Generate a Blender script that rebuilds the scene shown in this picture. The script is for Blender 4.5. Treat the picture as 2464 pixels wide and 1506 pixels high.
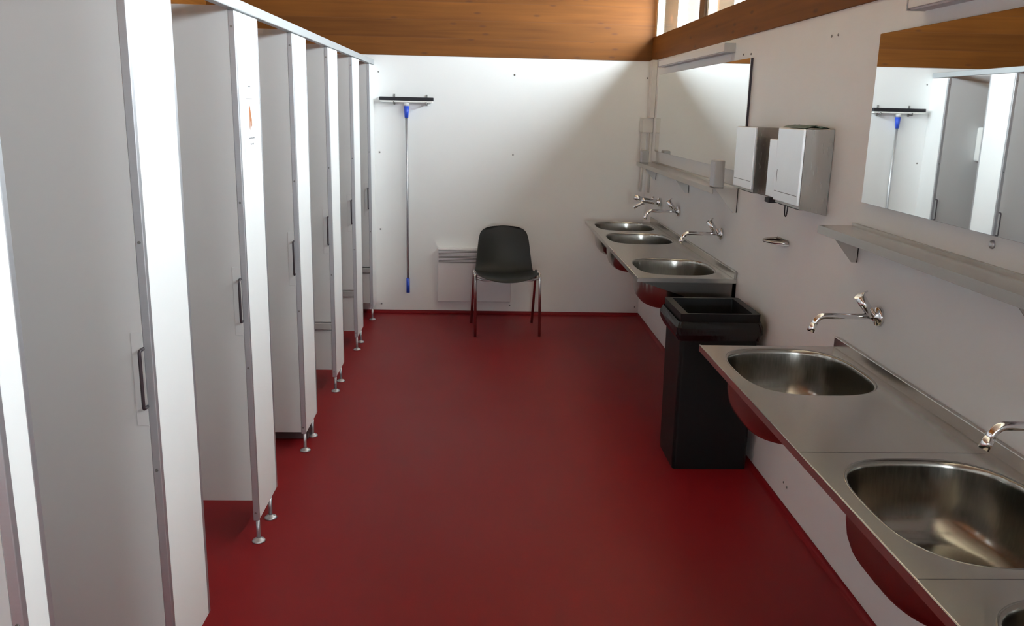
import bpy, bmesh, math, random
from mathutils import Matrix, Vector
random.seed(7)
for o in list(bpy.data.objects): bpy.data.objects.remove(o, do_unlink=True)
S = bpy.context.scene
COL = S.collection
PI = math.pi

# ------------------------------------------------------------------ camera
EYE = Vector((0.0, 0.0, 1.70))
p, yw, rl = [math.radians(a) for a in (13.32486, 2.28401, -1.29461)]
fw = Vector((math.sin(yw)*math.cos(p), math.cos(yw)*math.cos(p), -math.sin(p)))
rt = Vector((math.cos(yw), -math.sin(yw), 0)); dn = fw.cross(rt)
c_, s_ = math.cos(rl), math.sin(rl)
ri = c_*rt + s_*dn; dw = -s_*rt + c_*dn
cam = bpy.data.cameras.new('camera'); cam.sensor_width = 36; cam.sensor_fit = 'HORIZONTAL'
cam.lens = 2077.19/2464*36; cam.clip_start = 0.05
camo = bpy.data.objects.new('camera', cam); COL.objects.link(camo)
m = Matrix.Identity(4)
for i in range(3):
    m[i][0] = ri[i]; m[i][1] = -dw[i]; m[i][2] = -fw[i]; m[i][3] = EYE[i]
camo.matrix_world = m
S.camera = camo

# ------------------------------------------------------------------ light and exposure
SKY = 17.2; SUN = 0.3
w = bpy.data.worlds.new('sky'); S.world = w; w.use_nodes = True
bg = w.node_tree.nodes['Background']; bg.inputs[0].default_value = (0.84, 0.92, 1.0, 1); bg.inputs[1].default_value = SKY
S.view_settings.view_transform = 'Standard'; S.view_settings.look = 'None'
S.view_settings.gamma = 1; S.view_settings.use_curve_mapping = False
S.view_settings.exposure = 1.24
S.cycles.max_bounces = 14; S.cycles.diffuse_bounces = 9; S.cycles.glossy_bounces = 6
S.cycles.transparent_max_bounces = 12
S.cycles.caustics_reflective = False; S.cycles.caustics_refractive = False
S.cycles.sample_clamp_indirect = 20

XR, XL, YB = 1.360, -0.857, 7.13          # right wall, cubicle fronts, back wall
XS, YF = -2.15, -3.0                     # wall behind the cubicles, wall behind the viewer
YW = -6.0                                # far end wall behind the viewer
ZB, ZS, ZH = 2.090, 2.2725, 2.81          # beam bottom, window sill, window head
EAVE = 0.34; SLOPE = 0.226

# area-light portal that guides sky light through the clerestory opening
pl = bpy.data.lights.new('clerestory_portal', 'AREA'); pl.shape = 'RECTANGLE'
pl.size = 0.54; pl.size_y = YB-YF; pl.cycles.is_portal = True
po = bpy.data.objects.new('clerestory_portal', pl); COL.objects.link(po)
po.location = (XR+0.075, (YB+YF)/2, (ZS+ZH)/2); po.rotation_euler = (0, PI/2, 0)

# portal of the unseen window added behind the viewer for soft fill light
p2 = bpy.data.lights.new('fill_window_portal', 'AREA'); p2.shape = 'RECTANGLE'; p2.size = 1.2; p2.size_y = .9; p2.cycles.is_portal = True
p2o = bpy.data.objects.new('fill_window_portal', p2); COL.objects.link(p2o)
p2o.location = (.2, YW-.12, 1.65); p2o.rotation_euler = (PI/2, 0, 0)
# hazy sun behind bright cloud, shining down through the clerestory
sl_ = bpy.data.lights.new('hazy_sun', 'SUN'); sl_.energy = SUN; sl_.angle = math.radians(27); sl_.color = (.87, .93, 1.0)
so_ = bpy.data.objects.new('hazy_sun', sl_); COL.objects.link(so_)
so_.rotation_euler = Vector((1.0, -.40, .73)).to_track_quat('Z', 'Y').to_euler()
so_.location = (6, -2, 6)

# ------------------------------------------------------------------ materials
def mat(name, col=(.8, .8, .8), rough=.5, metal=0.0, spec=.5, coat=0.0):
    m = bpy.data.materials.new(name); m.use_nodes = True
    b = m.node_tree.nodes['Principled BSDF']
    b.inputs['Base Color'].default_value = (*col, 1); b.inputs['Roughness'].default_value = rough
    b.inputs['Metallic'].default_value = metal; b.inputs['Specular IOR Level'].default_value = spec
    b.inputs['Coat Weight'].default_value = coat
    return m
def nd(m, t, **k):
    n = m.node_tree.nodes.new(t)
    for a, v in k.items(): setattr(n, a, v)
    return n
def lk(m, a, b): m.node_tree.links.new(a, b)
def vary(m, scale=(3, 3, 3), amt=.06, nscale=4.0, bump=0.0, rough=0.0, detail=3):
    """procedural unevenness: a faint noise over the base colour, the gloss and the relief"""
    b = m.node_tree.nodes['Principled BSDF']
    tc = nd(m, 'ShaderNodeTexCoord'); mp = nd(m, 'ShaderNodeMapping'); mp.inputs['Scale'].default_value = scale
    nz = nd(m, 'ShaderNodeTexNoise'); nz.inputs['Scale'].default_value = nscale; nz.inputs['Detail'].default_value = detail
    lk(m, tc.outputs['Object'], mp.inputs[0]); lk(m, mp.outputs[0], nz.inputs['Vector'])
    c = b.inputs['Base Color'].default_value[:]
    mx = nd(m, 'ShaderNodeMix', data_type='RGBA')
    mx.inputs[6].default_value = tuple(x*(1-amt) for x in c[:3])+(1,); mx.inputs[7].default_value = tuple(min(1, x*(1+amt)) for x in c[:3])+(1,)
    lk(m, nz.outputs[0], mx.inputs[0]); lk(m, mx.outputs[2], b.inputs['Base Color'])
    if rough:
        r0 = b.inputs['Roughness'].default_value
        mr = nd(m, 'ShaderNodeMapRange'); mr.inputs[3].default_value = r0-rough; mr.inputs[4].default_value = r0+rough
        lk(m, nz.outputs[0], mr.inputs[0]); lk(m, mr.outputs[0], b.inputs['Roughness'])
    if bump:
        bp = nd(m, 'ShaderNodeBump'); bp.inputs['Strength'].default_value = bump; bp.inputs['Distance'].default_value = .002
        lk(m, nz.outputs[0], bp.inputs['Height']); lk(m, bp.outputs[0], b.inputs['Normal'])
    return m
M = {}
M['wall'] = vary(mat('white_wall_laminate', (.84, .84, .83), .42), amt=.02, nscale=1.5)
M['laminate'] = vary(mat('white_front_laminate', (.84, .84, .83), .40), amt=.015, nscale=2)
M['shade_lam'] = vary(mat('shade_grey_partition_laminate', (.55, .545, .54), .5), amt=.02, nscale=1.2)  # greyed so the colour imitates weaker light on the partition sides
M['alu'] = vary(mat('anodised_aluminium', (.52, .52, .54), .42, .8), (1, 1, 20), .05, 8)
M['rail'] = vary(mat('rail_aluminium', (.44, .46, .47), .45, .3), (1, 20, 1), .03, 8)
M['steel'] = vary(mat('brushed_steel', (.55, .525, .49), .27, 1.0), (1, .25, 1), .015, 14, rough=.006)
M['basin'] = vary(mat('spun_steel_basin', (.36, .345, .315), .20, 1.0), (6, 6, .5), .08, 30, rough=.05)
M['box_steel'] = vary(mat('satin_steel', (.42, .40, .375), .26, 1.0), (8, 8, .6), .04, 40, rough=.04)
M['box_lit_front'] = vary(mat('satin_steel_lit_front', (.90, .91, .93), .36, 1.0), (8, 8, .6), .03, 40, rough=.03)  # bright reflection of the cubicle fronts put into the steel colour
M['leg_metal'] = vary(mat('plated_leg_metal', (.60, .58, .56), .20, 1.0), amt=.03)
M['shaded_steel'] = vary(mat('shaded_bracket_steel', (.20, .18, .165), .30, 1.0), (8, 8, .6), .05, 30)  # steel darkened to imitate shade and dark reflections under the trough
M['handle'] = vary(mat('bronze_handle', (.055, .04, .045), .4, .4), amt=.08)
M['chrome'] = vary(mat('chrome', (.82, .82, .83), .06, 1.0), amt=.01)
M['screw'] = vary(mat('screw_zinc', (.25, .24, .23), .4, .8), amt=.05)
M['black'] = vary(mat('black_plastic', (.006, .006, .006), .45, spec=.25), amt=.2, nscale=9)
M['film'] = vary(mat('black_bin_bag', (.010, .010, .011), .22), amt=.2, nscale=14, bump=.4)
M['shell'] = vary(mat('charcoal_plastic', (.012, .012, .011), .48), amt=.12, nscale=7, bump=.05)
M['rubber'] = vary(mat('black_rubber', (.012, .010, .014), .6), amt=.2)
M['blue'] = vary(mat('blue_plastic', (.03, .09, .62), .38), amt=.06)
M['white_pl'] = vary(mat('white_plastic', (.80, .79, .76), .4), amt=.02)
M['cream_pl'] = vary(mat('off_white_plastic', (.74, .71, .66), .45), amt=.03)
M['heater'] = vary(mat('white_enamel', (.74, .71, .72), .35), amt=.015)
M['dark_slot'] = vary(mat('dark_slot', (.10, .09, .09), .6), amt=.1)
M['paper'] = vary(mat('paper', (.80, .80, .80), .7), amt=.01)
M['ink'] = vary(mat('grey_ink', (.10, .10, .11), .7), amt=.05)
M['orange_ink'] = vary(mat('orange_ink', (.42, .15, .05), .7), amt=.25, nscale=60)
M['lamp_body'] = vary(mat('lamp_housing', (.46, .45, .44), .45, .2), amt=.03)
M['diffuser'] = vary(mat('lamp_diffuser', (.62, .62, .64), .35), amt=.02)
M['green'] = vary(mat('dark_green_plastic', (.02, .05, .03), .4), amt=.1)
M['kerb'] = vary(mat('dark_plinth', (.09, .05, .05), .5), amt=.1)
M['bench'] = vary(mat('grey_bench_laminate', (.36, .34, .33), .5), amt=.04)
M['eave'] = vary(mat('painted_soffit', (.07, .065, .06), .6), amt=.05)
M['frame'] = vary(mat('pale_window_frame', (.80, .78, .66), .45), amt=.03)
M['ground'] = vary(mat('outside_bounce_ground', (.52, .50, .46), .8), amt=.3, nscale=2)  # unseen ground, made pale to bounce light up to the ceiling
M['mullion'] = vary(mat('brown_mullion', (.16, .085, .04), .5), (4, 4, 1), .2, 6)
# mirror silver
M['mirror'] = mat('mirror_silver', (.90, .92, .91), .012, 1.0)
vary(M['mirror'], amt=.01)
M['mirror_edge'] = vary(mat('mirror_edge', (.035, .02, .03), .4), amt=.05)
# glass: clear with a true Fresnel reflection
g = bpy.data.materials.new('window_glass'); g.use_nodes = True; M['glass'] = g
nt = g.node_tree; nt.nodes.remove(nt.nodes['Principled BSDF'])
tr = nd(g, 'ShaderNodeBsdfTransparent'); gl = nd(g, 'ShaderNodeBsdfGlossy'); gl.inputs['Roughness'].default_value = 0.01
fr = nd(g, 'ShaderNodeFresnel'); fr.inputs[0].default_value = 1.5; ms = nd(g, 'ShaderNodeMixShader')
tr.inputs[0].default_value = (.96, .98, .975, 1)
ge = nd(g, 'ShaderNodeNewGeometry'); io = nd(g, 'ShaderNodeMapRange'); io.inputs[3].default_value = 1.5; io.inputs[4].default_value = 1/1.5
lk(g, ge.outputs['Backfacing'], io.inputs[0]); lk(g, io.outputs[0], fr.inputs[0])     # the same reflectance on the way in and out of the pane
lk(g, fr.outputs[0], ms.inputs[0]); lk(g, tr.outputs[0], ms.inputs[1]); lk(g, gl.outputs[0], ms.inputs[2])
lk(g, ms.outputs[0], nt.nodes['Material Output'].inputs[0])
# red vinyl floor
f_ = mat('red_vinyl', (.30, .012, .016), .42, spec=.2); M['floor'] = f_
b = f_.node_tree.nodes['Principled BSDF']
tc = nd(f_, 'ShaderNodeTexCoord'); n1 = nd(f_, 'ShaderNodeTexNoise'); n1.inputs['Scale'].default_value = 260; n1.inputs['Detail'].default_value = 2
n2 = nd(f_, 'ShaderNodeTexNoise'); n2.inputs['Scale'].default_value = 1.3; n2.inputs['Detail'].default_value = 3
lk(f_, tc.outputs['Object'], n1.inputs['Vector']); lk(f_, tc.outputs['Object'], n2.inputs['Vector'])
mx = nd(f_, 'ShaderNodeMix', data_type='RGBA'); mx.inputs[6].default_value = (.215, .0085, .011, 1); mx.inputs[7].default_value = (.26, .010, .013, 1)
lk(f_, n1.outputs[0], mx.inputs[0]); lk(f_, mx.outputs[2], b.inputs['Base Color'])
mr = nd(f_, 'ShaderNodeMapRange'); mr.inputs[3].default_value = .36; mr.inputs[4].default_value = .50
lk(f_, n2.outputs[0], mr.inputs[0]); lk(f_, mr.outputs[0], b.inputs['Roughness'])
bp = nd(f_, 'ShaderNodeBump'); bp.inputs['Strength'].default_value = .06; bp.inputs['Distance'].default_value = .001
lk(f_, n1.outputs[0], bp.inputs['Height']); lk(f_, bp.outputs[0], b.inputs['Normal'])

def pine(name, along='X', plank=.135, z0=ZB, tint=1.0, gaps=True, across='Z', knots=True, pal=((.115, .036, .0045), (.225, .078, .0105))):
    """pine boards: grain along one axis, board joints across another, scattered knots"""
    m = mat(name, (.5, .25, .1), .58, spec=.25)
    b = m.node_tree.nodes['Principled BSDF']
    tc = nd(m, 'ShaderNodeTexCoord'); sp = nd(m, 'ShaderNodeSeparateXYZ'); lk(m, tc.outputs['Object'], sp.inputs[0])
    def mth(op, a, bb=None, clamp=False):
        n = nd(m, 'ShaderNodeMath', operation=op); n.use_clamp = clamp
        for i, v in enumerate((a, bb)):
            if v is None: continue
            if isinstance(v, (int, float)): n.inputs[i].default_value = v
            else: lk(m, v, n.inputs[i])
        return n.outputs[0]
    A = sp.outputs[along]; Z = sp.outputs[across]
    q = mth('DIVIDE', mth('SUBTRACT', Z, z0), plank)
    idx = mth('FLOOR', q); fr = mth('FRACT', q)
    wn = nd(m, 'ShaderNodeTexWhiteNoise', noise_dimensions='1D'); lk(m, idx, wn.inputs['W'])
    u = mth('ADD', A, mth('MULTIPLY', wn.outputs[0], 37.0))
    # grain
    cv = nd(m, 'ShaderNodeCombineXYZ'); lk(m, mth('MULTIPLY', u, 1.1), cv.inputs[0]); lk(m, mth('MULTIPLY', Z, 26.0), cv.inputs[1]); lk(m, idx, cv.inputs[2])
    ng = nd(m, 'ShaderNodeTexNoise'); ng.inputs['Scale'].default_value = 1.0; ng.inputs['Detail'].default_value = 6; ng.inputs['Distortion'].default_value = .6
    lk(m, cv.outputs[0], ng.inputs['Vector'])
    cv2 = nd(m, 'ShaderNodeCombineXYZ'); lk(m, mth('MULTIPLY', u, .9), cv2.inputs[0]); lk(m, mth('MULTIPLY', Z, 3.0), cv2.inputs[1]); lk(m, idx, cv2.inputs[2])
    nb = nd(m, 'ShaderNodeTexNoise'); nb.inputs['Scale'].default_value = 1.5; nb.inputs['Detail'].default_value = 2; lk(m, cv2.outputs[0], nb.inputs['Vector'])
    cr = nd(m, 'ShaderNodeValToRGB')
    cr.color_ramp.elements[0].position = .25; cr.color_ramp.elements[0].color = (*[min(.9, c*tint) for c in pal[0]], 1)
    cr.color_ramp.elements[1].position = .75; cr.color_ramp.elements[1].color = (*[min(.9, c*tint) for c in pal[1]], 1)
    mix_f = mth('ADD', mth('MULTIPLY', ng.outputs[0], .55), mth('MULTIPLY', nb.outputs[0], .45))
    lk(m, mix_f, cr.inputs[0])
    col = cr.outputs[0]
    # per board tone
    mb = nd(m, 'ShaderNodeMix', data_type='RGBA', blend_type='MULTIPLY'); mb.inputs[0].default_value = 1
    lk(m, col, mb.inputs[6])
    tone = mth('ADD', mth('MULTIPLY', wn.outputs[0], .22), .88)
    cc = nd(m, 'ShaderNodeCombineColor'); 
    for i in range(3): lk(m, tone, cc.inputs[i])
    lk(m, cc.outputs[0], mb.inputs[7]); col = mb.outputs[2]
    if knots:
        cv3 = nd(m, 'ShaderNodeCombineXYZ'); lk(m, mth('MULTIPLY', u, 2.4), cv3.inputs[0]); lk(m, mth('MULTIPLY', Z, 7.4), cv3.inputs[1])
        vo = nd(m, 'ShaderNodeTexVoronoi'); vo.voronoi_dimensions = '2D'; vo.inputs['Scale'].default_value = 1.0; lk(m, cv3.outputs[0], vo.inputs['Vector'])
        kr = nd(m, 'ShaderNodeValToRGB'); kr.color_ramp.elements[0].position = .03; kr.color_ramp.elements[0].color = (1, 1, 1, 1)
        kr.color_ramp.elements[1].position = .085; kr.color_ramp.elements[1].color = (0, 0, 0, 1)
        lk(m, vo.outputs['Distance'], kr.inputs[0])
        mk = nd(m, 'ShaderNodeMix', data_type='RGBA'); mk.inputs[7].default_value = (.10, .035, .012, 1)
        lk(m, mth('MULTIPLY', kr.outputs[0], .75), mk.inputs[0]); lk(m, col, mk.inputs[6]); col = mk.outputs[2]
    if gaps:
        e1 = mth('LESS_THAN', fr, .03)
        mg = nd(m, 'ShaderNodeMix', data_type='RGBA'); mg.inputs[7].default_value = (.16, .06, .02, 1)
        lk(m, mth('MULTIPLY', e1, .7), mg.inputs[0]); lk(m, col, mg.inputs[6]); col = mg.outputs[2]
        bp = nd(m, 'ShaderNodeBump'); bp.inputs['Strength'].default_value = .3; bp.inputs['Distance'].default_value = .003; bp.invert = True
        lk(m, e1, bp.inputs['Height']); lk(m, bp.outputs[0], b.inputs['Normal'])
    lk(m, col, b.inputs['Base Color'])
    return m
M['pine_back'] = pine('pine_cladding', 'X')
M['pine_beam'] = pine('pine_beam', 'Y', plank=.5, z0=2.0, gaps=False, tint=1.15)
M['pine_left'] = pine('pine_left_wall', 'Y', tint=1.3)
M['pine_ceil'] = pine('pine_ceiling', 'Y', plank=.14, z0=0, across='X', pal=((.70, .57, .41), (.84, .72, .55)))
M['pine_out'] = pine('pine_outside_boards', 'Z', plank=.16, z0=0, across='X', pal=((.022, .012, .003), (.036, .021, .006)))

# ------------------------------------------------------------------ mesh helpers
class MB:
    """collects shapes given in room coordinates"""
    def __init__(s): s.v = []; s.f = []; s.sm = []
    def add(s, vs, fs, smooth=False):
        n = len(s.v); s.v += [tuple(x) for x in vs]; s.f += [tuple(i+n for i in f) for f in fs]; s.sm += [smooth]*len(fs); return s
    def box(s, x0, x1, y0, y1, z0, z1):
        v = [(x, y, z) for x in (x0, x1) for y in (y0, y1) for z in (z0, z1)]
        return s.add(v, [(0, 1, 3, 2), (4, 6, 7, 5), (0, 4, 5, 1), (2, 3, 7, 6), (0, 2, 6, 4), (1, 5, 7, 3)])
    def prism(s, pts, axis, a, b):
        """polygon pts (two coords) extruded along axis from a to b; coords order keeps x,y,z minus axis"""
        def mk(p, t):
            return {'x': (t, p[0], p[1]), 'y': (p[0], t, p[1]), 'z': (p[0], p[1], t)}[axis]
        n = len(pts); v = [mk(p, a) for p in pts]+[mk(p, b) for p in pts]
        return s.add(v, [tuple(range(n))[::-1], tuple(range(n, 2*n))]+[(i, (i+1) % n, n+(i+1) % n, n+i) for i in range(n)])
    def tube(s, path, r, seg=16, cap=True, flat=1.0):
        """round bar along a path; r a number or one per point"""
        P = [Vector(q) for q in path]; n = len(P)
        R = r if isinstance(r, (list, tuple)) else [r]*n
        ref = None; vs = []; fs = []
        for i, q in enumerate(P):
            t = (P[min(i+1, n-1)]-P[max(i-1, 0)]).normalized()
            if ref is None:
                ref = Vector((0, 0, 1)) if abs(t.z) < .9 else Vector((1, 0, 0))
            a = (ref - t*ref.dot(t)).normalized(); bb = t.cross(a); ref = a
            for k in range(seg):
                an = 2*PI*k/seg
                vs.append(q + a*math.cos(an)*R[i]*flat + bb*math.sin(an)*R[i])
        for i in range(n-1):
            for k in range(seg):
                k2 = (k+1) % seg
                fs.append((i*seg+k, i*seg+k2, (i+1)*seg+k2, (i+1)*seg+k))
        s.add(vs, fs, True)
        if cap:
            n0 = len(s.v)-len(vs)
            s.f.append(tuple(n0+k for k in range(seg))[::-1]); s.f.append(tuple(n0+(n-1)*seg+k for k in range(seg))); s.sm += [False, False]
        return s
    def lathe(s, c, prof, seg=28, axis='z'):
        vs = []; fs = []
        for (r, h) in prof:
            for k in range(seg):
                a = 2*PI*k/seg; u, v = r*math.cos(a), r*math.sin(a)
                d = {'z': (u, v, h), 'x': (h, u, v), 'y': (u, h, v)}[axis]
                vs.append((c[0]+d[0], c[1]+d[1], c[2]+d[2]))
        for i in range(len(prof)-1):
            for k in range(seg):
                k2 = (k+1) % seg; fs.append((i*seg+k, i*seg+k2, (i+1)*seg+k2, (i+1)*seg+k))
        s.add(vs, fs, True)
        n0 = len(s.v)-len(vs)
        s.f.append(tuple(n0+k for k in range(seg))[::-1]); s.f.append(tuple(n0+(len(prof)-1)*seg+k for k in range(seg))); s.sm += [False, False]
        return s
def bend(a, c, b, n=7):
    """quadratic curve from a to b with control point c"""
    a, b, c = Vector(a), Vector(b), Vector(c)
    return [a*(1-t)**2+c*2*t*(1-t)+b*t*t for t in [i/n for i in range(n+1)]]
def obj(name, mb, material, parent=None, bevel=0, world=False, loc=None, solid=0, sub=0, seg=2):
    me = bpy.data.meshes.new(name)
    if parent is not None: off = OFF.get(parent.name, Vector((0, 0, 0)))
    elif world: off = Vector((0, 0, 0))
    elif loc is not None: off = Vector(loc)
    else:
        xs, ys, zs = zip(*mb.v); off = Vector(((min(xs)+max(xs))/2, (min(ys)+max(ys))/2, min(zs)))
    me.from_pydata([tuple(Vector(v)-off) for v in mb.v], [], mb.f); me.update()
    bm = bmesh.new(); bm.from_mesh(me); bmesh.ops.recalc_face_normals(bm, faces=bm.faces); bm.to_mesh(me); bm.free()
    for pl_, sm in zip(me.polygons, mb.sm): pl_.use_smooth = sm
    me.materials.append(M[material] if isinstance(material, str) else material)
    o = bpy.data.objects.new(name, me); COL.objects.link(o)
    if parent is not None: o.parent = parent; OFF[o.name] = off
    else: o.location = off; OFF[o.name] = off
    if solid:
        md = o.modifiers.new('thickness', 'SOLIDIFY'); md.thickness = solid; md.offset = -1
    if sub:
        md = o.modifiers.new('smooth', 'SUBSURF'); md.levels = sub; md.render_levels = sub
    if bevel:
        md = o.modifiers.new('bevel', 'BEVEL'); md.width = bevel; md.segments = seg; md.limit_method = 'ANGLE'; md.angle_limit = math.radians(40)
        md.harden_normals = False
    return o
OFF = {}
def tag(o, label, cat, group=None):
    o['label'] = label; o['category'] = cat
    if group: o['group'] = group
    return o
def thing(name, label, cat, loc, group=None):
    o = bpy.data.objects.new(name, None); COL.objects.link(o); o.location = loc; OFF[o.name] = Vector(loc)
    o.empty_display_size = .05
    return tag(o, label, cat, group)
def struct(o): o['kind'] = 'structure'; return o
def dup(root, loc, label, group=None):
    r = root.copy(); COL.objects.link(r); r.location = loc; r['label'] = label
    if group: r['group'] = group
    for ch in list(root.children):
        c = ch.copy(); COL.objects.link(c); c.parent = r
        for gch in ch.children:
            d = gch.copy(); COL.objects.link(d); d.parent = c
    return r

def zc0(x): return ZH+(XR-x)*SLOPE
# ------------------------------------------------------------------ room shell
struct(obj('floor', MB().box(XS, XR+.1, YW, YB+.1, -.1, 0), 'floor', world=True))
struct(obj('wall_back', MB().box(XS, XR+.1, YB, YB+.1, 0, ZB), 'wall', world=True))
wall_back = bpy.data.objects['wall_back']
struct(obj('wall_right', MB().box(XR, XR+.1, YW, YB, 0, ZB).box(XR, XR+.1, YW, YF, ZB, ZH+.02), 'wall', world=True))
wall_right = bpy.data.objects['wall_right']
struct(obj('wall_left', MB().box(XS-.1, XS, YW, YB+.1, 0, 3.8), 'wall', world=True))
struct(obj('wall_front', MB().box(XS, -.4, YW-.1, YW, 0, 3.8).box(.8, XR+.1, YW-.1, YW, 0, 3.8).box(-.4, .8, YW-.1, YW, 0, 1.2).box(-.4, .8, YW-.1, YW, 2.1, 3.8), 'wall', world=True))
# pine boarding above the white panels of the back wall
struct(obj('trim_1', MB().prism([(XS, ZB), (XR+.015, ZB), (XR+.015, ZH+.02), (XS, ZH+.02+SLOPE*(XR-XS))], 'y', YB-.004, YB+.1), 'pine_back', world=True))
# pine beam below the clerestory
struct(obj('trim_2', MB().box(XR-.006, XR+.1, YF, YB-.004, ZB, ZS), 'pine_beam', world=True, bevel=.004))
# pine boarding of the wall behind the cubicles, above the white panels
struct(obj('trim_15', MB().box(XS, XS+.012, YW+.001, YB-.005, 2.04, zc0(XS)), 'pine_left', world=True))
# ceiling and eave
def zc(x): return ZH+(XR-x)*SLOPE
struct(obj('ceiling', MB().prism([(XS-.1, zc(XS-.1)), (XR+.1, zc(XR+.1)), (XR+.1, zc(XR+.1)+.12), (XS-.1, zc(XS-.1)+.12)], 'y', YW-.1, YB+.1), 'pine_ceil', world=True))
struct(obj('trim_3', MB().prism([(XR+.101, zc(XR+.1)-.0), (XR+EAVE, zc(XR+EAVE)), (XR+EAVE, zc(XR+EAVE)+.12), (XR+.101, zc(XR+.1)+.12)], 'y', YF-.1, YB+1.5), 'eave', world=True))
# red vinyl coved skirting
def cove(axis_pts): return axis_pts
R_ = .022
arc = [(R_-R_*math.sin(a), R_-R_*math.cos(a)) for a in [PI/2*i/6 for i in range(7)]]   # (distance from wall, height)
pts_r = [(XR-d, h) for d, h in arc][::-1]
prof_right = [(XR-.0005, .026), (XR-.004, .026)]+[(XR-.003-d, h+.0005) for d, h in arc[::-1]]+[(XR-.0005, .0005)]
struct(obj('baseboard_right', MB().prism(prof_right, 'y', YW+.001, YB-.001), 'floor', world=True))
prof_back = [(YB-.0005, .026), (YB-.004, .026)]+[(YB-.003-d, h+.0005) for d, h in arc[::-1]]+[(YB-.0005, .0005)]
mb = MB(); n = len(prof_back)
v = [(XS+.001, a, b_) for a, b_ in prof_back]+[(XR-.004, a, b_) for a, b_ in prof_back]
mb.add(v, [tuple(range(n)), tuple(range(n, 2*n))[::-1]]+[(i, (i+1) % n, n+(i+1) % n, n+i) for i in range(n)])
struct(obj('baseboard_back', mb, 'floor', world=True))

# clerestory window: frames, mullions and glass, bay by bay
bays = [(5.654, 7.115), (4.10, 5.532), (2.55, 3.978), (1.0, 2.428), (-.55, .878), (-2.1, -.672)]
for i, (a, b_) in enumerate(bays):
    w_ = MB(); xa, xb = XR+.012, XR+.062
    for (y0, y1, z0, z1) in ((a, b_, ZS, ZS+.004), (a, b_, ZH-.045, ZH-.012), (a, a+.045, ZS+.004, ZH-.045), (b_-.045, b_, ZS+.004, ZH-.045)):
        w_.box(xa, xb, y0, y1, z0, z1)
    fr_ = struct(obj('window_%d' % (i+1), w_, 'frame', world=True, bevel=.003))
    obj('pane', MB().box(XR+.036, XR+.040, a+.045, b_-.045, ZS+.004, ZH-.045), 'glass', fr_)
for k, (y0, y1) in enumerate([(5.534, 5.652), (3.98, 4.098), (2.43, 2.548), (.88, .998), (-.67, -.552), (YF, -2.102)]):
    struct(obj('trim_%d' % (4+k), MB().box(XR-.004, XR+.030, y0, y1, ZS+.0005, ZH-.012), 'mullion', world=True, bevel=.004))
struct(obj('trim_10', MB().box(XR+.0, XR+.098, YF, YB-.005, ZH-.011, ZH+.02), 'mullion', world=True))
w7 = MB()
for (x0, x1, z0, z1) in ((-.4, .8, 1.2, 1.235), (-.4, .8, 2.065, 2.1), (-.4, -.365, 1.235, 2.065), (.765, .8, 1.235, 2.065)): w7.box(x0, x1, YW-.08, YW-.02, z0, z1)
w7o = struct(obj('window_7', w7, 'frame', world=True, bevel=.003))  # unseen end window, added to let in soft fill light
obj('pane', MB().box(-.365, .765, YW-.052, YW-.048, 1.235, 2.065), 'glass', w7o)
struct(obj('ground', MB().box(-30, 30, -30, 40, -.3, -.15), 'ground', world=True))
# boarded porch end and posts outside, beyond the back wall line
for k, (x0, x1, y, mt) in enumerate([(1.405, 1.572, 7.26, 'pine_out'), (1.612, 1.642, 7.26, 'frame'), (1.648, 1.765, 7.30, 'eave'), (1.875, 2.05, 7.36, 'pine_out')]):
    struct(obj('trim_%d' % (11+k), MB().box(x0, x1, y, y+.03, 1.9, zc(x1)-.002), mt, world=True))

# screws of the wall panels
def screw_w(parent, pos, nrm, r=.0065):
    mbs = MB()
    if nrm == 'y': mbs.lathe((pos[0], YB, pos[1]), [(r, -.0005), (r*.9, -.003), (r*.4, -.004)], 12, 'y')
    else: mbs.lathe((XR, pos[0], pos[1]), [(r, -.0005), (r*.9, -.003), (r*.4, -.004)], 12, 'x')
    return obj('screw', mbs, 'screw', parent)
for x in (-.818, .263, 1.329):
    for z in (1.960, 1.333, .707, .077):
        if x == 1.329 and z == .707: continue
        screw_w(wall_back, (x, z), 'y')
for y, z in ((3.472, 2.001), (3.408, 2.001), (4.63, 1.999), (4.501, 1.994), (3.5, 0.118), (3.456, 0.114)): screw_w(wall_right, (y, z), 'x', .0055)
sc = MB().lathe((XR, 2.223, 1.377), [(.012, -.0005), (.011, -.005), (.005, -.008)], 16, 'x')
obj('fixing_cap', sc, 'alu', wall_right)

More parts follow.
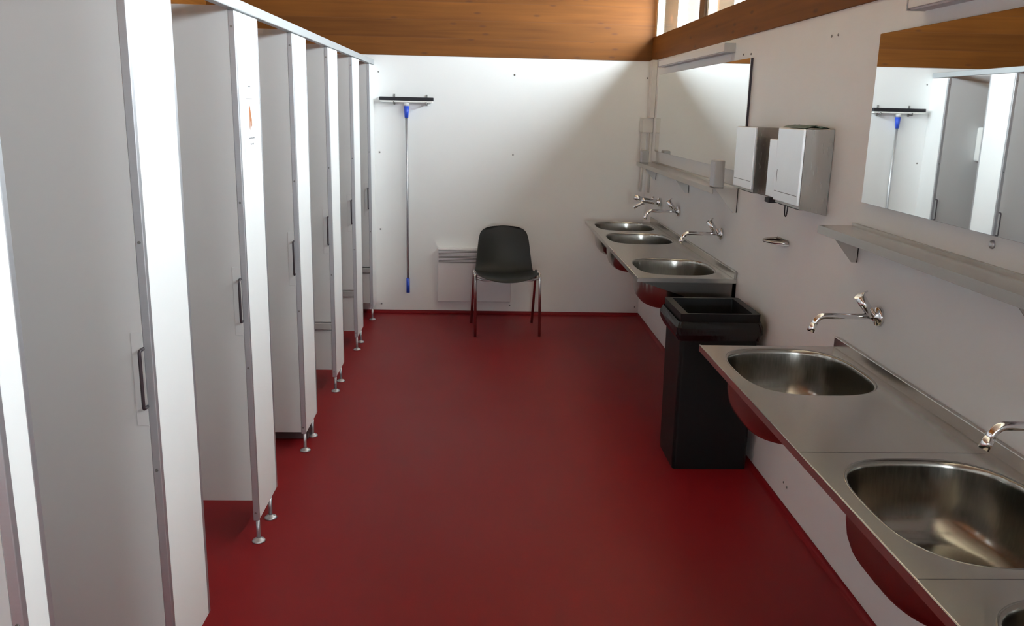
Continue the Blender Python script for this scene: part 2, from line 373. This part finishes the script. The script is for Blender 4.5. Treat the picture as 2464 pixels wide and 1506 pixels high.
# ------------------------------------------------------------------ cubicle partitions
Y0 = {'A': 1.492, 'B': 2.217, 'C': 3.165, 'D': 4.10, 'E': 5.035, 'F': 5.965, 'G': 6.865}
ZT = 2.012
def partition(name, label, y0, width=.32, zbot=.178, bench=False, wall_end=False, one_foot=False):
    t = thing(name, label, 'partition', (XL, y0, 0), 'cubicle partitions along the left side')
    pan = MB().box(XS+.002, XL-.021, y0, y0+.02, .437 if bench else zbot, 2.024)
    obj('side_panel', pan, 'shade_lam', t, bevel=.0015)
    if bench:
        obj('lower_panel', MB().box(XS+.002, XL-.021, y0+.004, y0+.018, .138, .384), 'shade_lam', t)
        obj('bench_rail', MB().box(XS+.002, XL-.021, y0-.012, y0+.024, .390, .430), 'bench', t, bevel=.003)
    fa = MB().box(XL-.018, XL, y0+.018, y0+width-(0 if wall_end else .018), .092, ZT-.004)
    obj('front_panel', fa, 'laminate', t, bevel=.001)
    e = MB().box(XL-.021, XL+.001, y0-.001, y0+.018, .092, ZT-.004)
    ep = obj('edge_profile', e, 'alu', t, bevel=.002)
    for z in (1.955, 1.346, .722, .125):
        obj('screw', MB().lathe((XL-.011, y0-.0015, z), [(.0045, 0.0005), (.004, -.0015)], 10, 'y'), 'screw', ep)
    if not wall_end:
        obj('edge_profile', MB().box(XL-.021, XL+.001, y0+width-.018, y0+width, .092, ZT-.004), 'alu', t, bevel=.002)
    feet = (.008,) if wall_end or one_foot else (.008, .208)
    for fy in feet:
        fo = MB(); c = (XL-.006, y0+fy, 0)
        fo.tube([(c[0], c[1], .008), (c[0], c[1], .092)], .008, 14)
        f = obj('foot', fo, 'alu', t)
        obj('foot_disc', MB().lathe((c[0], c[1], 0), [(.026, .0003), (.0265, .003), (.022, .008), (.012, .012), (.009, .016)], 24), 'alu', f)
    if one_foot: return t
    # pull handle next to the aisle edge
    hx = XL-.022
    h = MB().tube([(hx, y0-.0005, .905)]+bend((hx, y0-.019, .905), (hx, y0-.027, .905), (hx, y0-.027, .915), 4)+bend((hx, y0-.027, 1.055), (hx, y0-.027, 1.065), (hx, y0-.019, 1.065), 4)+[(hx, y0-.0005, 1.065)], .0045, 10)
    obj('handle', h, 'handle', t)
    obj('lock_plate', MB().box(XL-.052, XL-.0215, y0-.002, y0, .85, 1.108), 'shade_lam', t, bevel=.0008)
    return t
names = {
 'A': 'narrow white end post and side of the cubicle row, cut by the left edge of the photo',
 'B': 'wide bright white cubicle partition whose front runs past the bottom edge of the photo',
 'C': 'white cubicle partition with the paper notice stuck on its front strip',
 'D': 'white cubicle partition with a dark plinth on the floor just behind its feet',
 'E': 'white cubicle partition, third one counted from the back wall, grey rail low on its side',
 'F': 'white cubicle partition, last free-standing one before the narrow strip at the back wall',
 'G': 'narrow white cubicle partition whose front strip meets the back wall beside the squeegee'}
for k in 'ABCDEFG':
    partition('cubicle_partition', names[k], Y0[k], width=(YB-Y0[k]-.001) if k == 'G' else .110 if k == 'A' else .32, one_foot=k == 'A',
              zbot=.10 if k == 'D' else .178, bench=k in 'EFG', wall_end=k == 'G')
rail = MB().box(XL-.026, XL+.006, YF+.02, YB-.003, ZT, 2.05)
tag(obj('cubicle_head_rail', rail, 'rail', bevel=.003), 'long pale metal rail running across the tops of all the white cubicle fronts', 'rail')
tag(obj('floor_plinth', MB().box(XS+.01, XL-.02, 4.26, 4.40, .0005, .07), 'kerb', bevel=.004),
    'low dark plinth lying on the red floor behind a cubicle partition', 'plinth')
# paper dispenser inside the last cubicle (seen in the near mirror)
pd = thing('paper_dispenser', 'white toilet paper dispenser on a cubicle side, seen in the near mirror', 'dispenser', (-1.30, 6.865, 1.37))
obj('case', MB().box(-1.36, -1.13, 6.745, 6.8645, 1.372, 1.64), 'white_pl', pd, bevel=.018, seg=3)
for (dx, z) in ((0, 1.575), (.012, 1.54), (-.004, 1.505), (.010, 1.465), (0, 1.43)):
    obj('printed_mark', MB().box(-1.265+dx, -1.240+dx, 6.7435, 6.7452, z-.009, z+.009), 'ink', pd)

# notice on partition C
nt_ = thing('paper_notice', 'white paper notice with faint grey lines and a small orange picture on a cubicle front', 'notice', (XL+.0005, 3.325, 1.505))
obj('sheet', MB().box(XL+.0004, XL+.0012, 3.222, 3.432, 1.505, 1.80), 'paper', nt_)
def scribble(y0, y1, z, h):
    vs = []; n = int((y1-y0)/.0025)
    for i in range(n+1):
        vs.append((y0+(y1-y0)*i/n, z+h*.5*math.sin(i*2.4)*(.5+.5*math.sin(i*.9+1)), h*(.16+.1*math.sin(i*1.7))))
    mb = MB(); v = [(XL+.0015, y, a+t) for y, a, t in vs]+[(XL+.0015, y, a-t) for y, a, t in vs]; m_ = len(vs)
    mb.add(v, [(i, i+1, m_+i+1, m_+i) for i in range(n)])
    obj('printed_line', mb, 'ink', nt_, solid=.0003)
scribble(3.300, 3.335, 1.757, .007); scribble(3.275, 3.350, 1.713, .005)
scribble(3.285, 3.365, 1.571, .008); scribble(3.305, 3.350, 1.549, .008)
pc = MB()
sh = [(3.300, 1.678), (3.309, 1.690), (3.316, 1.684), (3.322, 1.670), (3.330, 1.655), (3.336, 1.636), (3.334, 1.616), (3.326, 1.612), (3.322, 1.626), (3.318, 1.640), (3.312, 1.615), (3.306, 1.600), (3.302, 1.612), (3.304, 1.640), (3.305, 1.660)]
pc.prism(sh, 'x', XL+.0012, XL+.0018); obj('picture', pc, 'orange_ink', nt_)

# ------------------------------------------------------------------ wash troughs
XFc, ZC = .832, .8495
RING = [(1.03, -.0), (1.0, -.0015), (.988, -.006), (.982, -.018), (.970, -.06), (.955, -.11), (.93, -.145), (.885, -.172), (.81, -.192), (.70, -.204), (.52, -.211), (.34, -.215), (.18, -.218), (.11, -.220)]
def sup(t, a, b_, n=2.9):
    c, s = math.cos(t), math.sin(t)
    return (a*math.copysign(abs(c)**(2/n), c), b_*math.copysign(abs(s)**(2/n), s))
def trough(name, label, y0, y1, basins, brk):
    t = thing(name, label, 'sink', (1.076, (y0+y1)/2, .6))
    top = MB(); N = 64; xc = (XFc+XR)/2; hx = (XR-.002-XFc)/2; ba, bb = .217, .267
    def sq(t, hx, hy):
        c, s = math.cos(t), math.sin(t); k = 1/max(abs(c), abs(s)); return (hx*c*k, hy*s*k)
    edges = []
    for yc in basins:
        hy = .28
        out = [(xc+sq(2*PI*i/N, hx, hy)[0], yc+sq(2*PI*i/N, hx, hy)[1], ZC) for i in range(N)]
        mid = []
        inn = []
        for i in range(N):
            # parameter of the superellipse with the same direction class
            tt = 2*PI*i/N; q = sup(tt, ba*1.03, bb*1.03); inn.append((xc+q[0], yc+q[1], ZC))
            mid.append(tuple((inn[-1][j]*.6+out[i][j]*.4) for j in range(3)))
        n0 = len(top.v); top.v += out+mid+inn
        for r in range(2):
            for i in range(N):
                j = (i+1) % N; top.f.append((n0+r*N+i, n0+r*N+j, n0+(r+1)*N+j, n0+(r+1)*N+i)); top.sm.append(False)
        edges.append((yc-hy, yc+hy))
        bm_ = MB(); vs = []
        for (sc_, dz) in RING:
            for i in range(N):
                q = sup(2*PI*i/N, ba*sc_, bb*sc_, 2.9 if sc_ > .6 else 2.3); vs.append((xc+q[0], yc+q[1], ZC+dz))
        fs = [(r*N+i, r*N+(i+1) % N, (r+1)*N+(i+1) % N, (r+1)*N+i) for r in range(len(RING)-1) for i in range(N)]
        bm_.add(vs, fs, True)
        bo = obj('basin', bm_, 'basin', t, solid=.0015)
        dr = MB().lathe((xc, yc, ZC-.223), [(.036, -.03), (.037, 0), (.033, .004), (.028, .002), (.012, .001), (.004, .001)], 24)
        obj('drain', dr, 'chrome', bo)
    e = sorted(edges); cur = y0
    for a, b2 in e+[(y1, y1)]:
        if a-cur > .001: top.add([(XFc, cur, ZC), (XR-.002, cur, ZC), (XR-.002, a, ZC), (XFc, a, ZC)], [(0, 1, 2, 3)])
        cur = b2
    top.box(XFc, XFc+.002, y0, y1, ZC-.022, ZC); top.box(XFc+.002, XR-.002, y0, y0+.002, ZC-.022, ZC); top.box(XFc+.002, XR-.002, y1-.002, y1, ZC-.022, ZC)
    # rolled front edge bead
    top.tube([(XFc+.003, y0, ZC-.001), (XFc+.003, y1, ZC-.001)], .003, 8)
    obj('worktop', top, 'steel', t)
    obj('upstand', MB().box(XR-.016, XR-.001, y0, y1, ZC-.001, ZC+.041), 'steel', t, bevel=.003)
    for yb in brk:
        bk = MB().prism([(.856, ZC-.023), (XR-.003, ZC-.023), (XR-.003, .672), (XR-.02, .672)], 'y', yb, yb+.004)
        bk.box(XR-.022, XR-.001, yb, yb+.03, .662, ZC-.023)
        obj('bracket', bk, 'shaded_steel', t)
    return t
tr1 = trough('wash_trough', 'far steel wash trough with three round-cornered basins, its end above the black bin', 4.426, 6.774, (4.788, 5.868, 6.499), (4.430,))
tr2 = trough('wash_trough', 'near steel wash trough in front, cut by the right and bottom edges of the photo', .774, 3.107, (2.801, 1.757, 1.110), (1.437,))
# visible joints of the near worktop
for y in (2.068, 1.447):
    obj('joint', MB().box(XFc+.001, XR-.03, y-.0008, y+.0008, ZC-.0005, ZC+.0004), 'dark_slot', tr2)

# ------------------------------------------------------------------ taps
def tap(label, y):
    t = thing('wall_tap', label, 'tap', (XR, y, 1.0429), 'wall taps over the basins')
    obj('rose', MB().lathe((XR, y, 1.0409), [(.034, -.0005), (.034, -.008), (.030, -.013), (.016, -.014), (.014, -.024)], 28, 'x'), 'chrome', t)
    sp = MB().tube([(XR-.012, y, 1.0409), (1.1766, y, 1.0409)]+bend((1.1715, y, 1.0409), (1.1511, y, 1.0409), (1.1409, y, 1.0195), 6)+[(1.1338, y, 1.0052)], .0105, 18)
    s = obj('spout', sp, 'chrome', t)
    obj('aerator', MB().tube([(1.1379, y, 1.0134), (1.1267, y, 0.9859)], [.012, .0125], 18), 'chrome', s)
    lv = MB().tube([(XR-.028, y, 1.0429), (1.2805, y, 1.1122)], [.015, .017], 18)
    l = obj('lever', lv, 'chrome', t)
    obj('lever_pin', MB().tube([(1.2856, y, 1.1142), (1.308, y, 1.1285)], [.004, .003], 10), 'chrome', l)
    return t
tap('chrome wall tap over the first basin of the near trough', 2.801)
tap('chrome wall tap at the right edge of the photo, only its spout end showing', 1.762)
tap('chrome wall tap over the nearest basin of the far trough', 4.778)
tap('chrome wall tap on the far trough just right of the twin-arm mixer', 5.858)
mx_ = thing('mixer_tap', 'chunky chrome mixer tap near the back corner below the white pipes', 'tap', (XR, 6.469, 1.0429))
obj('rose', MB().lathe((XR, 6.469, 1.0378), [(.034, -.0005), (.034, -.02), (.024, -.026)], 24, 'x'), 'chrome', mx_)
obj('body', MB().tube([(XR-.02, 6.469, 1.0378), (1.2937, 6.469, 1.0429), (1.2326, 6.469, 1.0501), (1.2123, 6.469, 1.0562)], [.022, .019, .021, .018], 20), 'chrome', mx_)
obj('valve', MB().tube([(1.2988, 6.469, 1.048), (1.2988, 6.469, 1.0806)], [.013, .011], 16), 'chrome', mx_)
obj('lever', MB().tube([(1.2224, 6.469, 1.0531), (1.1562, 6.469, 1.0766)], [.017, .021], 20), 'chrome', mx_)
obj('spout', MB().tube([(1.2581, 6.469, 1.0399), (1.2173, 6.469, 1.0317), (1.1868, 6.469, 1.0154), (1.1562, 6.469, 0.991)], [.015, .014, .013, .012], 18), 'chrome', mx_)

# ------------------------------------------------------------------ mirrors, shelves, lamps
def mirror(label, y0, y1):
    t = thing('wall_mirror', label, 'mirror', (XR, (y0+y1)/2, 1.41), 'frameless mirrors')
    obj('backing', MB().box(XR-.012, XR-.0005, y0, y1, 1.4046, 1.973), 'mirror_edge', t)
    obj('mirror_glass', MB().box(XR-.015, XR-.0122, y0+.001, y1-.001, 1.4056, 1.972), 'mirror', t)
    return t
mirror('far frameless wall mirror above the far shelf, partly behind the steel dispensers', 4.457, 6.754)
nm = mirror('near frameless wall mirror cut by the right edge, reflecting the squeegee', .733, 3.010)
nm.rotation_euler.z = -.0105; nm.location.x -= .0125     # hangs a little proud of the wall at its near end
def shelf(label, y0, y1, brks):
    t = thing('steel_shelf', label, 'shelf', (XR, (y0+y1)/2, 1.19), 'steel wall shelves')
    zt = 1.315; xf = 1.2225
    tray = MB().prism([(xf, zt-.029), (xf, zt), (XR-.014, zt), (XR-.014, zt+.010), (XR-.001, zt+.010), (XR-.001, zt-.003), (xf+.003, zt-.003), (xf+.003, zt-.029)], 'y', y0, y1)
    obj('tray', tray, 'steel', t)
    for yb in brks:
        b_ = MB().prism([(xf+.014, zt-.0035), (XR-.001, zt-.0035), (XR-.001, zt-.127), (XR-.022, zt-.127)], 'y', yb, yb+.003)
        b_.box(XR-.004, XR-.001, yb, yb+.03, zt-.127, zt-.0035)
        obj('bracket', b_, 'steel', t)
shelf('far steel wall shelf below the far mirror', 4.528, 6.825, (4.531, 5.623, 6.703))
shelf('near steel wall shelf running to the right edge below the near mirror', .744, 3.071, (3.020, 1.936, .815))
for lbl, y0, y1 in (('small grey upright holder on the near end of the far shelf', 4.56, 4.66), ('small grey upright holder at the back-corner end of the far shelf', 6.67, 6.77)):
    t = thing('shelf_holder', lbl, 'holder', (1.245, (y0+y1)/2, 1.322))
    obj('case', MB().box(1.238, 1.288, y0, y1, 1.3155, 1.4576 if y0 < 5 else 1.41), 'lamp_body', t, bevel=.004)
    obj('front_plate', MB().box(1.2355, 1.2378, y0+.008, y1-.008, 1.323, 1.447 if y0 < 5 else 1.40), 'alu', t)
def lamp(label, y0, y1):
    t = thing('wall_lamp', label, 'lamp', (XR, (y0+y1)/2, 2.015), 'strip lamps above the mirrors')
    obj('housing', MB().prism([(XR-.001, 2.024), (XR-.058, 2.024), (XR-.060, 2.062), (XR-.001, 2.065)], 'y', y0+.004, y1-.004), 'white_pl', t, bevel=.002)
    obj('diffuser', MB().box(XR-.052, XR-.006, y0+.01, y1-.01, 2.018, 2.0238), 'diffuser', t)
    for a, b_ in ((y0, y0+.004), (y1-.004, y1)): obj('end_cap', MB().box(XR-.062, XR-.001, a, b_, 2.018, 2.067), 'lamp_body', t, bevel=.001)
lamp('unlit strip lamp under the beam above the far mirror', 4.788, 6.571)
lamp('unlit strip lamp above the near mirror, cut by the top edge', .968, 2.750)

# ------------------------------------------------------------------ dispensers
def disp(label, y0, y1, xf, z0, z1, extra):
    t = thing('towel_dispenser', label, 'dispenser', (XR, (y0+y1)/2, z0), 'steel dispensers')
    obj('case', MB().prism([(XR-.001, z0-.022), (xf+.02, z0), (xf+.012, z0+.001), (xf+.012, z1-.001), (xf+.012, z1), (XR-.001, z1)], 'y', y0, y1), 'box_steel', t, bevel=.002)
    d = obj('front_cover', MB().box(xf, xf+.0118, y0, y1, z0+.012, z1), 'box_lit_front', t, bevel=.003)
    ln = MB().box(xf-.0004, xf+.001, y0+.012, y1-.012, z0+.050, z0+.052)
    if extra == 'window': ln.box(xf-.0004, xf+.001, y1-.03, y1-.026, z0+.09, z0+.14)
    obj('seam', ln, 'dark_slot', d)
    obj('paper_slot', MB().box(xf+.02, XR-.03, y0+.02, y1-.02, z0-.004, z0+.0), 'rubber', t)
    return t
d1 = disp('near steel paper towel dispenser, green and black cover lying on top', 3.341, 3.627, 1.2367, 1.338, 1.647, 'window')
d2 = disp('far steel paper towel dispenser overlapping the far mirror', 3.958, 4.243, 1.243, 1.3455, 1.641, '')
obj('pull_loop', MB().tube(bend((1.258, 3.496, 1.337), (1.258, 3.496, 1.292), (1.258, 3.511, 1.292), 6)+bend((1.258, 3.511, 1.292), (1.258, 3.527, 1.292), (1.258, 3.527, 1.337), 6)[1:], .0025, 8), 'rubber', d1)
sd = thing('soap_dispenser', 'narrow steel soap dispenser between the two paper towel dispensers', 'dispenser', (XR, 3.69, 1.35))
obj('case', MB().box(1.2734, XR-.001, 3.713, 3.815, 1.3455, 1.598), 'box_steel', sd, bevel=.004)
obj('front_cover', MB().box(1.266, 1.2730, 3.715, 3.813, 1.349, 1.596), 'box_lit_front', sd, bevel=.003)
obj('push_lever', MB().box(1.258, 1.324, 3.733, 3.795, 1.323, 1.345), 'rubber', sd, bevel=.004)
cv_ = thing('folded_cloth', 'crumpled dark green cloth lying flat on top of the near steel dispenser', 'cloth', (1.28, 3.42, 1.648))
nx, ny = 8, 14; vs = []
for j in range(ny+1):
    for i in range(nx+1):
        u, v_ = i/nx, j/ny
        vs.append((1.246+.095*u+.004*math.sin(v_*9), 3.346+.268*v_, 1.6490+.012*abs(math.sin(5*u+7*v_))*math.sin(PI*min(1, max(0, u)))+.004*v_*0))
cl = MB().add(vs, [(j*(nx+1)+i, j*(nx+1)+i+1, (j+1)*(nx+1)+i+1, (j+1)*(nx+1)+i) for j in range(ny) for i in range(nx)], True)
obj('fabric', cl, 'green', cv_, solid=-.0015)
so = thing('soap_dish', 'small empty steel soap dish jutting from the white wall below the dispensers', 'dish', (XR, 3.72, 1.15))
pts = [(XR-.001, 3.713), (XR-.001, 3.871)]+[(XR-.001-.085*math.sin(a), 3.792+.079*math.cos(a)) for a in [PI*i/12 for i in range(1, 12)]]
obj('bowl', MB().prism(pts, 'z', 1.140, 1.144).box(XR-.004, XR-.001, 3.718, 3.866, 1.144, 1.160), 'steel', so)
rimp = [(x, y, 1.150) for x, y in pts[2:]]
obj('rim', MB().tube([(XR-.003, 3.869, 1.150)]+rimp+[(XR-.003, 3.715, 1.150)], .006, 8, flat=1.0), 'steel', so)

# ------------------------------------------------------------------ pipes and box in the back corner
jb = thing('junction_box', 'white electrical box with cable trunking and pipes in the back right corner', 'box', (1.29, 6.85, 1.08))
obj('case', MB().box(1.2754, XR-.001, 6.927, 7.06, 1.537, 1.651), 'cream_pl', jb, bevel=.004)
obj('trunking', MB().box(1.319, XR-.001, 6.897, 6.988, 1.6515, ZB-.001), 'cream_pl', jb, bevel=.003)
obj('duct', MB().box(1.2754, 1.309, 6.947, 6.988, 1.2925, 1.5365), 'cream_pl', jb, bevel=.003)
obj('duct', MB().box(1.340, XR-.001, 6.947, 6.988, 1.2925, 1.5365), 'cream_pl', jb, bevel=.003)
obj('pipe', MB().tube([(1.294, 6.968, 1.292), (1.294, 6.968, 1.068)], .010, 12), 'cream_pl', jb)
obj('pipe', MB().tube([(1.347, 6.927, 1.292), (1.347, 6.927, 1.068)], .010, 12), 'cream_pl', jb)

# ------------------------------------------------------------------ squeegee and hooks
sq_ = thing('floor_squeegee', 'long-handled floor squeegee hanging head up on the back wall', 'squeegee', (-0.5929, 6.96, .209))
obj('rubber_blade', MB().box(-0.8068, -0.38, 7.065, 7.115, 1.7418, 1.7693), 'rubber', sq_, bevel=.004)
obj('head_frame', MB().box(-0.8027, -0.3851, 7.06, 7.115, 1.7285, 1.7413), 'white_pl', sq_, bevel=.002)
obj('socket', MB().tube([(-0.5929, 7.085, 1.7285), (-0.5939, 7.085, 1.70)], [.022, .018], 20), 'white_pl', sq_)
obj('collar', MB().tube([(-0.5939, 7.085, 1.70), (-0.5949, 7.085, 1.6104)], [.022, .015], 20), 'blue', sq_)
obj('pole', MB().tube([(-0.5949, 7.085, 1.6134), (-0.5908, 7.092, 0.2993)], .0105, 16), 'alu', sq_)
obj('grip', MB().tube([(-0.5908, 7.092, 0.3064), (-0.5908, 7.093, 0.1832)], [.0135, .0145], 18), 'blue', sq_)
for lbl, x in (('small dark wall hook holding the squeegee head, the one nearer the cubicles', -0.6927), ('small dark wall hook holding the squeegee head, the one nearer the chair', -0.436)):
    h = MB().box(x-.006, x+.006, 7.12, YB-.0005, 1.7051, 1.7917)
    h.box(x-.004, x+.004, 7.055, 7.122, 1.7122, 1.7224); h.box(x-.004, x+.004, 7.052, 7.06, 1.7122, 1.7357)
    tag(obj('wall_hook', h, 'screw', bevel=.001), lbl, 'hook', 'squeegee hooks')

# ------------------------------------------------------------------ heater
ht = thing('wall_heater', 'white panel heater low on the back wall, half hidden behind the chair', 'heater', (-.037, 6.96, .15))
x0, x1 = -.343, .267
obj('body', MB().box(x0, x1, 7.045, YB-.001, 0.121, 0.5641), 'heater', ht, bevel=.006)
obj('grille_shade', MB().box(x0+.008, x1-.008, 7.0435, 7.0448, 0.445, 0.5509), 'dark_slot', ht)  # flat dark sheet imitating the shade behind the slats
sl = MB()
for i in range(9): 
    z = 0.447+i*.0118; sl.box(x0+.006, x1-.006, 7.038, 7.0433, z, z+.0062)
obj('slats', sl, 'heater', ht)

# ------------------------------------------------------------------ chair
ch = thing('shell_chair', 'dark grey plastic shell chair on thin metal legs against the back wall', 'chair', (0, 0, 0))
prof = [(-.215, .428), (-.205, .444), (-.17, .455), (-.10, .452), (-.02, .445), (.06, .438), (.12, .438), (.165, .455), (.19, .49), (.205, .54), (.22, .60), (.235, .66), (.250, .72), (.262, .765), (.270, .793), (.272, .802)]
wid = [.175, .222, .236, .240, .240, .238, .235, .231, .226, .221, .214, .207, .199, .182, .138, .070]
NU = 14; vs = []
for k, ((y, z), hw) in enumerate(zip(prof, wid)):
    f = k/(len(prof)-1); seat = max(0, min(1, (7.5-k)/2.5)); back = 1-seat
    for i in range(NU+1):
        u = -1+2*i/NU; c = abs(u)**2.2
        vs.append((hw*u, y - .045*back*c*(1 if k < 13 else .6), z - .010 + .034*seat*c + (.0)*back))
sh_ = MB().add(vs, [(k*(NU+1)+i, k*(NU+1)+i+1, (k+1)*(NU+1)+i+1, (k+1)*(NU+1)+i) for k in range(len(prof)-1) for i in range(NU)], True)
obj('seat_shell', sh_, 'shell', ch, solid=.006, sub=1)
for s in (-1, 1):
    x = .247*s
    fr_leg = MB().tube([(x, -.205, .003)]+[(x, -.150, .435)]+bend((x, -.147, .45), (x, -.143, .478), (x, -.11, .474), 5), .0105, 14)
    obj('leg', fr_leg, 'leg_metal', ch)
    re_leg = MB().tube([(x, .235, .003), (x*.985, .06, .43)]+bend((x*.985, .055, .445), (x*.985, .045, .476), (x*.985, .01, .474), 5)+[(x, -.109, .474)], .0105, 14)
    obj('leg', re_leg, 'leg_metal', ch)
obj('cross_bar', MB().tube([(-.247, -.145, .447), (-.19, -.145, .430), (.19, -.145, .430), (.247, -.145, .447)], .009, 12), 'alu', ch)
obj('cross_bar', MB().tube([(-.243, .055, .445), (-.19, .055, .425), (.19, .055, .425), (.243, .055, .445)], .009, 12), 'alu', ch)
ch.location = (.207, 6.585, 0); ch.rotation_euler = (0, 0, math.radians(4.5))

# ------------------------------------------------------------------ bin
bn = thing('waste_bin', 'tall black square waste bin standing by the wall between the two troughs', 'bin', (1.15, 4.06, 0))
def loft(mb, rings):
    n0 = len(mb.v); 
    for r in rings: mb.v += r
    k = len(rings[0])
    for i in range(len(rings)-1):
        for j in range(k): mb.f.append((n0+i*k+j, n0+i*k+(j+1) % k, n0+(i+1)*k+(j+1) % k, n0+(i+1)*k+j)); mb.sm.append(False)
    return mb
def rr(x0, x1, y0, y1, z, r=.02, n=4, jit=0):
    out = []
    for cx, cy, a0 in ((x1-r, y1-r, 0), (x0+r, y1-r, PI/2), (x0+r, y0+r, PI), (x1-r, y0+r, 1.5*PI)):
        for i in range(n+1):
            a = a0+PI/2*i/n; out.append((cx+r*math.cos(a)+random.uniform(-jit, jit), cy+r*math.sin(a)+random.uniform(-jit, jit), z+random.uniform(-jit, jit)*1.5))
    return out
bb_ = MB(); loft(bb_, [rr(.985, 1.30, 3.94, 4.19, .012), rr(.958, 1.322, 3.908, 4.215, .0005), rr(.955, 1.322, 3.905, 4.215, .05), rr(.950, 1.318, 3.885, 4.225, .70), rr(.965, 1.303, 3.900, 4.21, .70), rr(.975, 1.290, 3.925, 4.19, .03)])
bb_.f.append(tuple(range(len(bb_.v)-20, len(bb_.v)))); bb_.sm.append(False)
obj('body', bb_, 'black', bn)
rm = MB(); loft(rm, [rr(.946, 1.318, 3.875, 4.235, .690, .012), rr(.940, 1.316, 3.868, 4.24, .79, .010), rr(.975, 1.282, 3.885, 4.215, .79, .006), rr(.980, 1.278, 3.900, 4.205, .702, .006), rr(.946, 1.318, 3.875, 4.235, .690, .012)])
obj('rim_frame', rm, 'black', bn)
bg_ = MB(); loft(bg_, [rr(.934, 1.324, 3.866, 4.25, .752, .02, 4, .002), rr(.922, 1.332, 3.860, 4.26, .725, .02, 4, .004), rr(.926, 1.334, 3.862, 4.255, .69, .02, 4, .004), rr(.940, 1.326, 3.876, 4.245, .660, .02, 4, .003)])
obj('bin_liner', bg_, 'film', bn, solid=.001)
